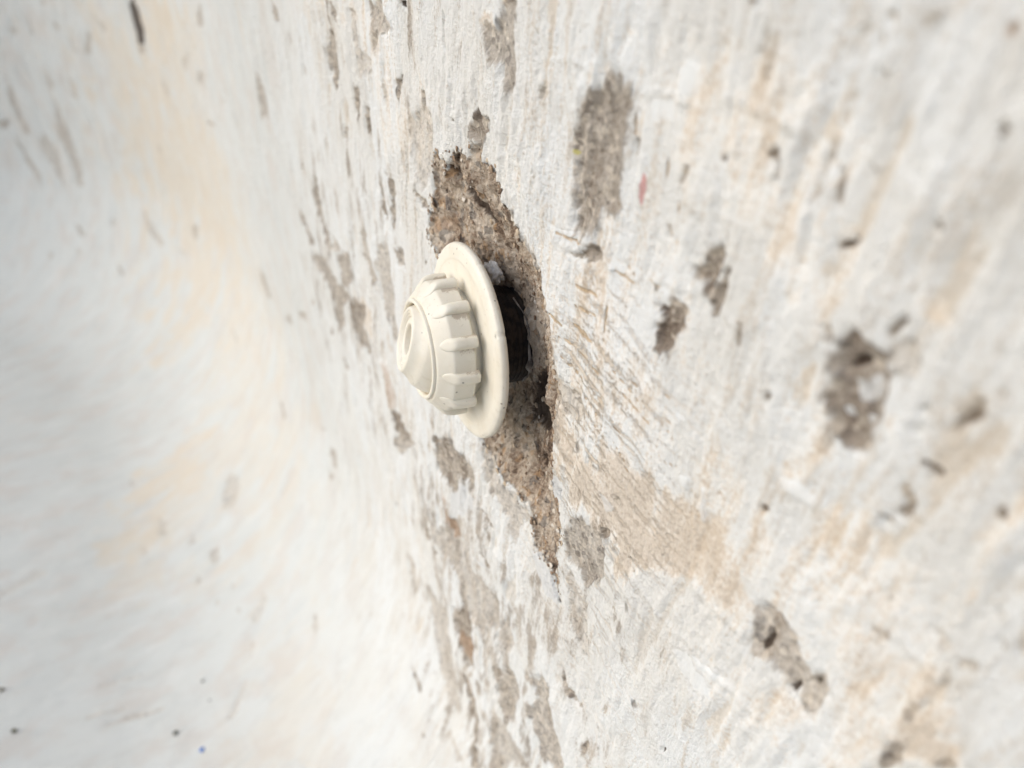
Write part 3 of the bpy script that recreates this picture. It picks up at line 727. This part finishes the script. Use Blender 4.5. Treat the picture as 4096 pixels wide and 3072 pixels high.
# base sheet
zc = ZF+RC; q1 = -zc; q2 = q1+RC*math.pi/2
th = np.clip((QQ-q1)/RC, 0, math.pi/2)
off = np.where(QQ < q1, 0, np.where(QQ < q2, RC*(1-np.cos(th)), RC+QQ-q2))
zz = np.where(QQ < q1, -QQ, np.where(QQ < q2, zc-RC*np.sin(th), ZF))
off = off+H*np.cos(th); zz = zz+H*np.sin(th)
an = np.clip((SS-X1)/RP, 0, None); off = np.minimum(off, RP-.02)
X = np.where(SS < X1, SS, X1+(RP-off)*np.sin(an)); Y = np.where(SS < X1, off, RP-(RP-off)*np.cos(an))
# across the curved end the floor narrows towards the centre of the curve
co = np.stack([X, Y, zz], -1).reshape(-1, 3).astype(np.float32)
ni, nj = shape; idx = np.arange(ni*nj).reshape(ni, nj)
quads = np.stack([idx[:-1, :-1], idx[:-1, 1:], idx[1:, 1:], idx[1:, :-1]], -1).reshape(-1, 4)[:, ::-1]
me = bpy.data.meshes.new('pool_wall'); me.vertices.add(len(co)); me.vertices.foreach_set('co', co.ravel())
me.loops.add(quads.size); me.loops.foreach_set('vertex_index', quads.ravel().astype(np.int32))
me.polygons.add(len(quads)); me.polygons.foreach_set('loop_start', np.arange(0, quads.size, 4, dtype=np.int32))
me.polygons.foreach_set('use_smooth', np.ones(len(quads), bool)); me.update(calc_edges=True)
for n, arr in F.items():
    me.attributes.new(n, 'FLOAT', 'POINT').data.foreach_set('value', np.ascontiguousarray(arr, np.float32).ravel())
wp = np.stack([SS, QQ, np.zeros(shape)], -1).astype(np.float32)
me.attributes.new('wall_pos', 'FLOAT_VECTOR', 'POINT').data.foreach_set('vector', wp.ravel())
PLASTER = plaster()
wall = link('wall', me, PLASTER, smooth=False)
tag(wall, kind='structure', label='scraped white pool wall curving down into the floor, with brown chipped patches')

# ---------------------------------------------------------------- plastics and small materials
def plastic():
    k = NT('cream_plastic'); b = k.b
    tc = k.t.nodes.new('ShaderNodeTexCoord').outputs['Object']
    geo = k.t.nodes.new('ShaderNodeNewGeometry')
    n = k.noise(tc, 60, 4, .6); n2 = k.noise(tc, 900, 3, .7); n3 = k.noise(tc, 260, 4, .7)
    c = k.mix(k.ramp(n, .35, .7), ML(230, 224, 209), ML(224, 216, 199))
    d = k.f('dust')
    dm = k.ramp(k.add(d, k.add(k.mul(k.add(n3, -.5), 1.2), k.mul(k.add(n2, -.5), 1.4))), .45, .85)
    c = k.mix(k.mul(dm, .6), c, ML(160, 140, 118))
    c = k.mix(k.mul(k.ramp(k.noise(k.vec(tc, (1, .3, 1)), 130, 5, .7), .56, .72), .35), c, ML(204, 194, 172))
    v = k.voro(tc, 300); sp = k.mul(k.ramp(k.add(v.outputs['Distance'], k.mul(n2, .2)), .30, .18), k.ramp(k.sep(v.outputs['Color'])[0], .88, .90))
    scr = k.noise(k.vec(k.rotated(tc, R(35)), (.04, 1, 1)), 700, 2, .6)
    c = k.mix(k.mul(k.ramp(scr, .70, .74), .3), c, ML(170, 158, 138))
    c = k.mix(k.mul(sp, .7), c, ML(118, 104, 88))
    k.put(b.inputs['Base Color'], c)
    k.put(b.inputs['Roughness'], k.ramp(k.add(n3, k.mul(dm, .5)), .2, .9, .33, .7))
    b.inputs['Subsurface Weight'].default_value = .12; b.inputs['Subsurface Radius'].default_value = (1, .8, .5)
    b.inputs['Subsurface Scale'].default_value = .002
    k.put(b.inputs['Normal'], k.bump(k.add(k.mul(n2, .4), n3), .00012, .6))
    return k.m
def simple(name, c1, c2, scale, rough=.8, bump=.0003, spec=.3):
    k = NT(name); tc = k.t.nodes.new('ShaderNodeTexCoord').outputs['Object']
    n = k.noise(tc, scale, 4, .65)
    k.put(k.b.inputs['Base Color'], k.mix(k.ramp(n, .38, .62), c1, c2)); k.b.inputs['Roughness'].default_value = rough
    k.b.inputs['Specular IOR Level'].default_value = spec
    k.put(k.b.inputs['Normal'], k.bump(n, bump, .8)); return k.m
PLAST = plastic()

def mesh_from(name, verts, faces, dust=None):
    me = bpy.data.meshes.new(name); me.from_pydata([tuple(v) for v in verts], [], faces); me.update()
    if dust is not None: me.attributes.new('dust', 'FLOAT', 'POINT').data.foreach_set('value', np.array(dust, np.float32))
    return me
def smooth_prof(pts, r=3, it=2):
    """rounds a profile's corners (Chaikin) keeping the ends"""
    for _ in range(it):
        o = [pts[0]]
        for a, b in zip(pts[:-1], pts[1:]):
            o.append((a[0]*.8+b[0]*.2, a[1]*.8+b[1]*.2)); o.append((a[0]*.2+b[0]*.8, a[1]*.2+b[1]*.8))
        o.append(pts[-1]); pts = o
    return pts
def lathe(name, prof, n=192, rfun=None, dfun=None, close=False):
    """prof: (radius, height) pairs, turned about +Y; angle 0 is +X, 90 is +Z"""
    V = []; D = []; Fc = []
    for i, (r, y) in enumerate(prof):
        for j in range(n):
            a = 2*math.pi*j/n; rr, yy = (rfun(r, y, a, i) if rfun else (r, y))
            V.append((rr*math.cos(a), yy, rr*math.sin(a))); D.append(dfun(rr, yy, a) if dfun else 0)
    m = len(prof)
    for i in range(m if close else m-1):
        i2 = (i+1) % m
        for j in range(n):
            j2 = (j+1) % n; Fc.append((i*n+j, i*n+j2, i2*n+j2, i2*n+j))
    return mesh_from(name, V, Fc, D)

mm_ = .001
fit = bpy.data.objects.new('return_inlet', None); scene.collection.objects.link(fit)
fit.empty_display_size = .02
fit.location = (.0003, .0098, 0)
ax = Vector((.066, .996, .066)).normalized()
fit.rotation_euler = Vector((0, 1, 0)).rotation_difference(ax).to_euler()
tag(fit, label='round cream plastic water return fitting with ribbed collar, standing proud of the scraped pool wall', category='pool fitting')

# flange
rnd = random.Random(4)
chips = [(rnd.uniform(0, 6.283), rnd.uniform(.006, .022), rnd.uniform(.2, .7)) for _ in range(40)]
def chip(r, y, a, i):
    if r > 45.5*mm_:
        for c, wdt, dp in chips:
            d = abs((a-c+math.pi) % (2*math.pi)-math.pi)
            if d < wdt: r -= dp*mm_*(1-(d/wdt)**2)*(.5 if y > 3*mm_ else 1)
    return r, y
pf = [(20, -2.2), (44, -2.2), (46.8, -1.6), (47.5, .2), (47.0, 1.9), (45.2, 2.9), (40.5, 3.3), (39.2, 2.9), (30, 2.9), (20, 2.9)]
pf = [(a*mm_, b*mm_) for a, b in smooth_prof(pf, it=3)]
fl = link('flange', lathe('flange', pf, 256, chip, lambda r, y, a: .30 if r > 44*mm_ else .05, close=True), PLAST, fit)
# neck in the shadow gap
nk = link('neck', lathe('neck', [(a*mm_, b*mm_) for a, b in [(26.5, 2), (26.5, 9), (24, 9), (24, 2)]], 96, close=True), PLAST, fit)
# collar
pc = [(25, 7.2), (30.2, 7.2), (31.0, 7.6), (31.1, 9.0), (31.0, 16.8), (30.6, 17.8), (28.4, 20.2), (26.4, 22.4), (25.2, 23.6), (24.0, 24.0), (22.8, 23.0), (22.3, 19.0), (20.5, 13.0), (22, 8.0)]
pc = [(a*mm_, b*mm_) for a, b in smooth_prof(pc, it=2)]
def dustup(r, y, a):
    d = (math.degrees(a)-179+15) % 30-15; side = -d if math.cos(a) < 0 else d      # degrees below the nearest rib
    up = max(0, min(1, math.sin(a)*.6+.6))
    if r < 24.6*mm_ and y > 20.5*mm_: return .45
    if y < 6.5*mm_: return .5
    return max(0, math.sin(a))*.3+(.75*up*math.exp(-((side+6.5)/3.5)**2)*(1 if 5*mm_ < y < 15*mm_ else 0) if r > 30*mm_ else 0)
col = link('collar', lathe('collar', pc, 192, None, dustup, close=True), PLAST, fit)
# ribs: swept ridge along the collar side, fading on to its bevel
def rib_mesh(ang, jit):
    st_ = [(6.0, 33.2, 2.6), (6.5, 33.9, 3.0), (9.0, 34.0, 3.0), (12.0, 33.9, 2.9), (15.0, 33.6, 2.9), (16.6, 33.0, 2.9), (17.8, 32.0, 3.0), (18.9, 30.6, 3.1), (20.0, 29.5, 2.8), (21.2, 28.2, 2.0), (22.2, 26.9, .7)]
    sec = [(-1.0, -1), (-1.0, .15), (-.88, .62), (-.55, .93), (-.2, 1.0), (.2, 1.0), (.55, .93), (.88, .62), (1.0, .15), (1.0, -1)]
    V = []; D = []; Fc = []
    def body(y):
        ys = [6.2, 16.8, 17.8, 20.2, 22.4, 23.6]; rs = [31, 31, 30.6, 28.4, 26.4, 25.2]
        return float(np.interp(y, ys, rs))
    for (y, ro, hw) in st_:
        rb = body(y)-.15
        hw *= jit
        for u, hgt in sec:
            r = rb+(ro-rb)*hgt if hgt > 0 else rb-1.2
            da = u*hw/31.0
            a = ang+da
            V.append((r*mm_*math.cos(a), y*mm_, r*mm_*math.sin(a)))
            up = math.sin(a+.0)*1.0
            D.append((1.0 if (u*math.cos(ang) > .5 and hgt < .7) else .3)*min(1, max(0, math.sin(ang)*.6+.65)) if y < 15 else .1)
    n = len(sec)
    for i in range(len(st_)-1):
        for j in range(n-1): Fc.append((i*n+j, (i+1)*n+j, (i+1)*n+j+1, i*n+j+1))
    Fc.append(tuple(range(n))); Fc.append(tuple(reversed(range((len(st_)-1)*n, len(st_)*n))))
    return mesh_from('rib', V, Fc, D)
for kk in range(12):
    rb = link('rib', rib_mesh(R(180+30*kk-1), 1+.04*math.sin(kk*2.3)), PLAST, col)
    md = rb.modifiers.new('s', 'SUBSURF'); md.levels = md.render_levels = 2
# small moulding tab under the collar
bm = bmesh.new(); bmesh.ops.create_cube(bm, size=1)
bmesh.ops.scale(bm, vec=(2.2*mm_, 4*mm_, 1.6*mm_), verts=bm.verts); bmesh.ops.bevel(bm, geom=bm.edges[:], offset=.35*mm_, segments=2, affect='EDGES')
ta = R(238); bmesh.ops.translate(bm, vec=(30.4*mm_*math.cos(ta), 4.6*mm_, 30.4*mm_*math.sin(ta)), verts=bm.verts)
tm = bpy.data.meshes.new('tab'); bm.to_mesh(tm); bm.free(); link('tab', tm, PLAST, col)
# retaining ring
pr = [(21.7, 21.6), (23.5, 21.8), (24.0, 24.2), (23.8, 25.2), (23.1, 25.6), (22.2, 25.4), (21.7, 24.6)]
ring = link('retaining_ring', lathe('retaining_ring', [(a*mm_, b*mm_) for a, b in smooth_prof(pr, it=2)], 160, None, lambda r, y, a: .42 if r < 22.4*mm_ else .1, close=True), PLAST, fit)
# eyeball, turned up a little
eye_c = 11.8*mm_
RB = 24.4
pe = []
for t in np.linspace(8, 33, 10):
    pe.append((RB*math.cos(R(t)), RB*math.sin(R(t))))
pe = [p_ for p_ in pe if p_[0] > 15]
pe += [(18.7, 14.5), (17.0, 16.4), (15.8, 18.1), (15.4, 18.9), (15.0, 19.4), (14.1, 19.6), (13.3, 19.3), (13.2, 18.8), (12.3, 18.8), (12.1, 18.6), (12.0, 18.2), (11.1, 18.2), (10.9, 18.0), (10.8, 17.7), (9.4, 17.7), (9.0, 18.1), (8.2, 18.3), (7.4, 18.0), (7.0, 17.2), (6.8, -9), (5, -9.5), (.01, -9.5)]
ey = lathe('eyeball', [(a*mm_, b*mm_) for a, b in pe], 144)
eye = link('eyeball', ey, PLAST, fit)
eye.location = (0, eye_c, 0); eye.rotation_euler = (R(14), 0, R(-10))
# steps inside the nozzle as rings of their own
for (ro, yy) in [(12.6, 18.95), (11.4, 18.35)]:
    rg = [(ro+.45, yy-.5), (ro+.4, yy), (ro, yy+.15), (ro-.35, yy), (ro-.4, yy-.6)]
    link('step_ring', lathe('step_ring', [(a*mm_, b*mm_) for a, b in rg], 96, close=True), PLAST, eye)

# ---------------------------------------------------------------- pipe behind the flange
PIPE = simple('black_pipe', ML(30, 27, 25), ML(58, 48, 40), 220, .75, .0004, .3)
pp = [(19, -60)]; pp += [(23.6, -60)]
for i in range(9): y = -16+i*2.3; pp += [(23.6, y), (24.1, y+.5), (24.1, y+1.2), (23.6, y+1.7)]
pp += [(23.4, 6.5), (19, 6.5)]
pipe = link('pipe', lathe('pipe', [(a*mm_, b*mm_) for a, b in pp], 128, close=True), PIPE)
pipe.rotation_euler = fit.rotation_euler
tag(pipe, label='short black pipe stub coming out of the brown recess behind the cream flange', category='pipe')

# sealant bead round the pipe and cement blob
SEAL = simple('grey_sealant', ML(160, 154, 148), ML(104, 95, 88), 260, .55, .0003, .5)
def bead(name, ang0, ang1, rr, yb, rfun, n=70, k=10, seed=1):
    V = []; Fc = []; rg = random.Random(seed)
    ph = [rg.uniform(0, 6) for _ in range(6)]
    for i in range(n+1):
        t = i/n; a = R(ang0+(ang1-ang0)*t)
        rad = rfun(t)*(1+.25*math.sin(9*t*3+ph[0])+.15*math.sin(31*t+ph[1]))
        rc = rr+.6*math.sin(14*t+ph[2]); yc = yb+.7*math.sin(11*t+ph[3])
        for j in range(k):
            b = 2*math.pi*j/k; q = rad*(1+.12*math.sin(3*b+20*t))
            r = rc+q*.55*math.cos(b); y = yc+q*math.sin(b)
            V.append((r*mm_*math.cos(a), y*mm_, r*mm_*math.sin(a)))
    for i in range(n):
        for j in range(k): Fc.append((i*k+j, (i+1)*k+j, (i+1)*k+(j+1) % k, i*k+(j+1) % k))
    Fc.append(tuple(range(k))); Fc.append(tuple(reversed(range(n*k, n*k+k))))
    return mesh_from(name, V, Fc)
sb = link('sealant_bead', bead('sealant_bead', 112, 226, 26.0, -10.5, lambda t: .35+1.7*math.exp(-((t-.66)/.09)**2)+.5*math.exp(-((t-.93)/.06)**2)), SEAL)
tag(sb, label='thin grey sealant bead clinging to the black pipe behind the flange', category='sealant')
CEM = simple('white_cement', ML(214, 213, 211), ML(176, 172, 166), 260, .85, .0006, .3)
def lump(name, loc, sc_, seed, mat, sub=3, amp=.28):
    bm = bmesh.new(); bmesh.ops.create_icosphere(bm, subdivisions=sub, radius=1)
    rg = random.Random(seed); o = [Vector((rg.uniform(-9, 9), rg.uniform(-9, 9), rg.uniform(-9, 9))) for _ in range(2)]
    from mathutils import noise as mn
    for v in bm.verts:
        d = v.co.normalized(); f = 1+amp*mn.noise(d*1.6+o[0])+amp*.5*mn.noise(d*4+o[1])
        f += amp*.22*mn.noise(d*11+o[0]) if sub > 4 else 0
        v.co = Vector((d.x*sc_[0]*f, d.y*sc_[1]*f, d.z*sc_[2]*f))
    me = bpy.data.meshes.new(name); bm.to_mesh(me); bm.free()
    ob = link(name, me, mat); ob.location = loc; return ob
cb = lump('cement_blob', (.004, -.0065, .0315), (.0070, .0030, .0042), 3, CEM, 4, .7)
tag(cb, label='small white cement blob on the brown recess just above the black pipe', category='cement')

# ---------------------------------------------------------------- grit lying on the floor and cove
G = [('grit', (.5128, .4529, -.680), .0038, ML(96, 84, 60), 'brown grain of grit on the floor at the left edge of the view'),
     ('grit', (.4442, .4379, -.680), .0040, ML(92, 88, 58), 'olive brown grain of grit on the floor, nearest the lower left corner'),
     ('grit', (.3450, .2627, -.6731), .0038, ML(104, 104, 92), 'dark grey grain of grit on the floor, just left of the blue chip'),
     ('grit', (.3944, .2212, -.6616), .0030, ML(160, 160, 150), 'pale grey grain of grit on the floor, the highest of the grains in view'),
     ('paint_chip', (.3048, .2366, -.6665), .0042, ML(70, 122, 205), 'small bright blue paint chip lying on the white floor'),
     ('grit', (.3623, .2179, -.6604), .0018, ML(150, 146, 138), 'tiny grey grain of grit above the blue chip on the floor')]
for i, (nm, loc, r, c, lb) in enumerate(G):
    m_ = simple(nm+'_surface', c, tuple(v*.7 for v in c[:3])+(1,), 300, .8, .0003)
    fl_ = .35 if nm == 'paint_chip' else .7
    # rest on the sheet: nearest vertex height
    d2 = (co[:, 0]-loc[0])**2+(co[:, 1]-loc[1])**2+(co[:, 2]-loc[2])**2; c_ = co[int(d2.argmin())]
    r *= .8
    o = lump(nm, (float(loc[0]), float(loc[1]), float(c_[2])+r*fl_*.8), (r, r*.8, r*fl_), 20+i, m_, 2)
    o['label'] = lb; o['category'] = 'paint chip' if nm == 'paint_chip' else 'grit'
    if nm == 'grit': o['group'] = 'grains of grit on the floor'
    o.rotation_euler = (0, 0, i*1.3)

# ---------------------------------------------------------------- crumbs of broken mortar clinging to the recess and its rim
rg = np.random.default_rng(11)
cs = CAVSD.ravel()
sel = np.concatenate([rg.choice(np.where((cs > -.0022) & (cs < .0035))[0], 520), rg.choice(np.where(cs > .002)[0], 420)])
bm = bmesh.new(); bmesh.ops.create_icosphere(bm, subdivisions=1, radius=1)
bv = np.array([v.co[:] for v in bm.verts]); bf = np.array([[v.index for v in f.verts] for f in bm.faces]); bm.free()
V = []; Fc = []; cw = []
for n_, i_ in enumerate(sel):
    r = .0004+.0010*rg.random()**2.5; q = bv*(1+.35*rg.normal(size=bv.shape))*r*np.array([1.1, .55, 1.3])
    th_ = rg.random()*6.28; c_, s_ = math.cos(th_), math.sin(th_)
    q = q @ np.array([[c_, 0, s_], [0, 1, 0], [-s_, 0, c_]])
    if np.hypot(co[i_, 0], co[i_, 2]) < .025: continue
    Fc.append(bf+len(V)*len(bv)); V.append(q+co[i_]+np.array([0, r*.2, 0])); cw.append(np.repeat(rg.random(), len(bv)))
me2 = mesh_from('mortar_crumbs', np.concatenate(V), np.concatenate(Fc).tolist(), np.concatenate(cw))
k = NT('mortar_crumb'); cc = k.crgb(k.f('dust'), [(0., ML(96, 76, 60)), (.35, ML(150, 128, 106)), (.7, ML(196, 178, 154)), (1., ML(214, 208, 198))])
k.put(k.b.inputs['Base Color'], cc); k.b.inputs['Roughness'].default_value = .9
crumbs = link('mortar_crumbs', me2, k.m, smooth=False)
tag(crumbs, kind='stuff', label='loose brown and pale mortar crumbs clinging inside the recess and along its rim')
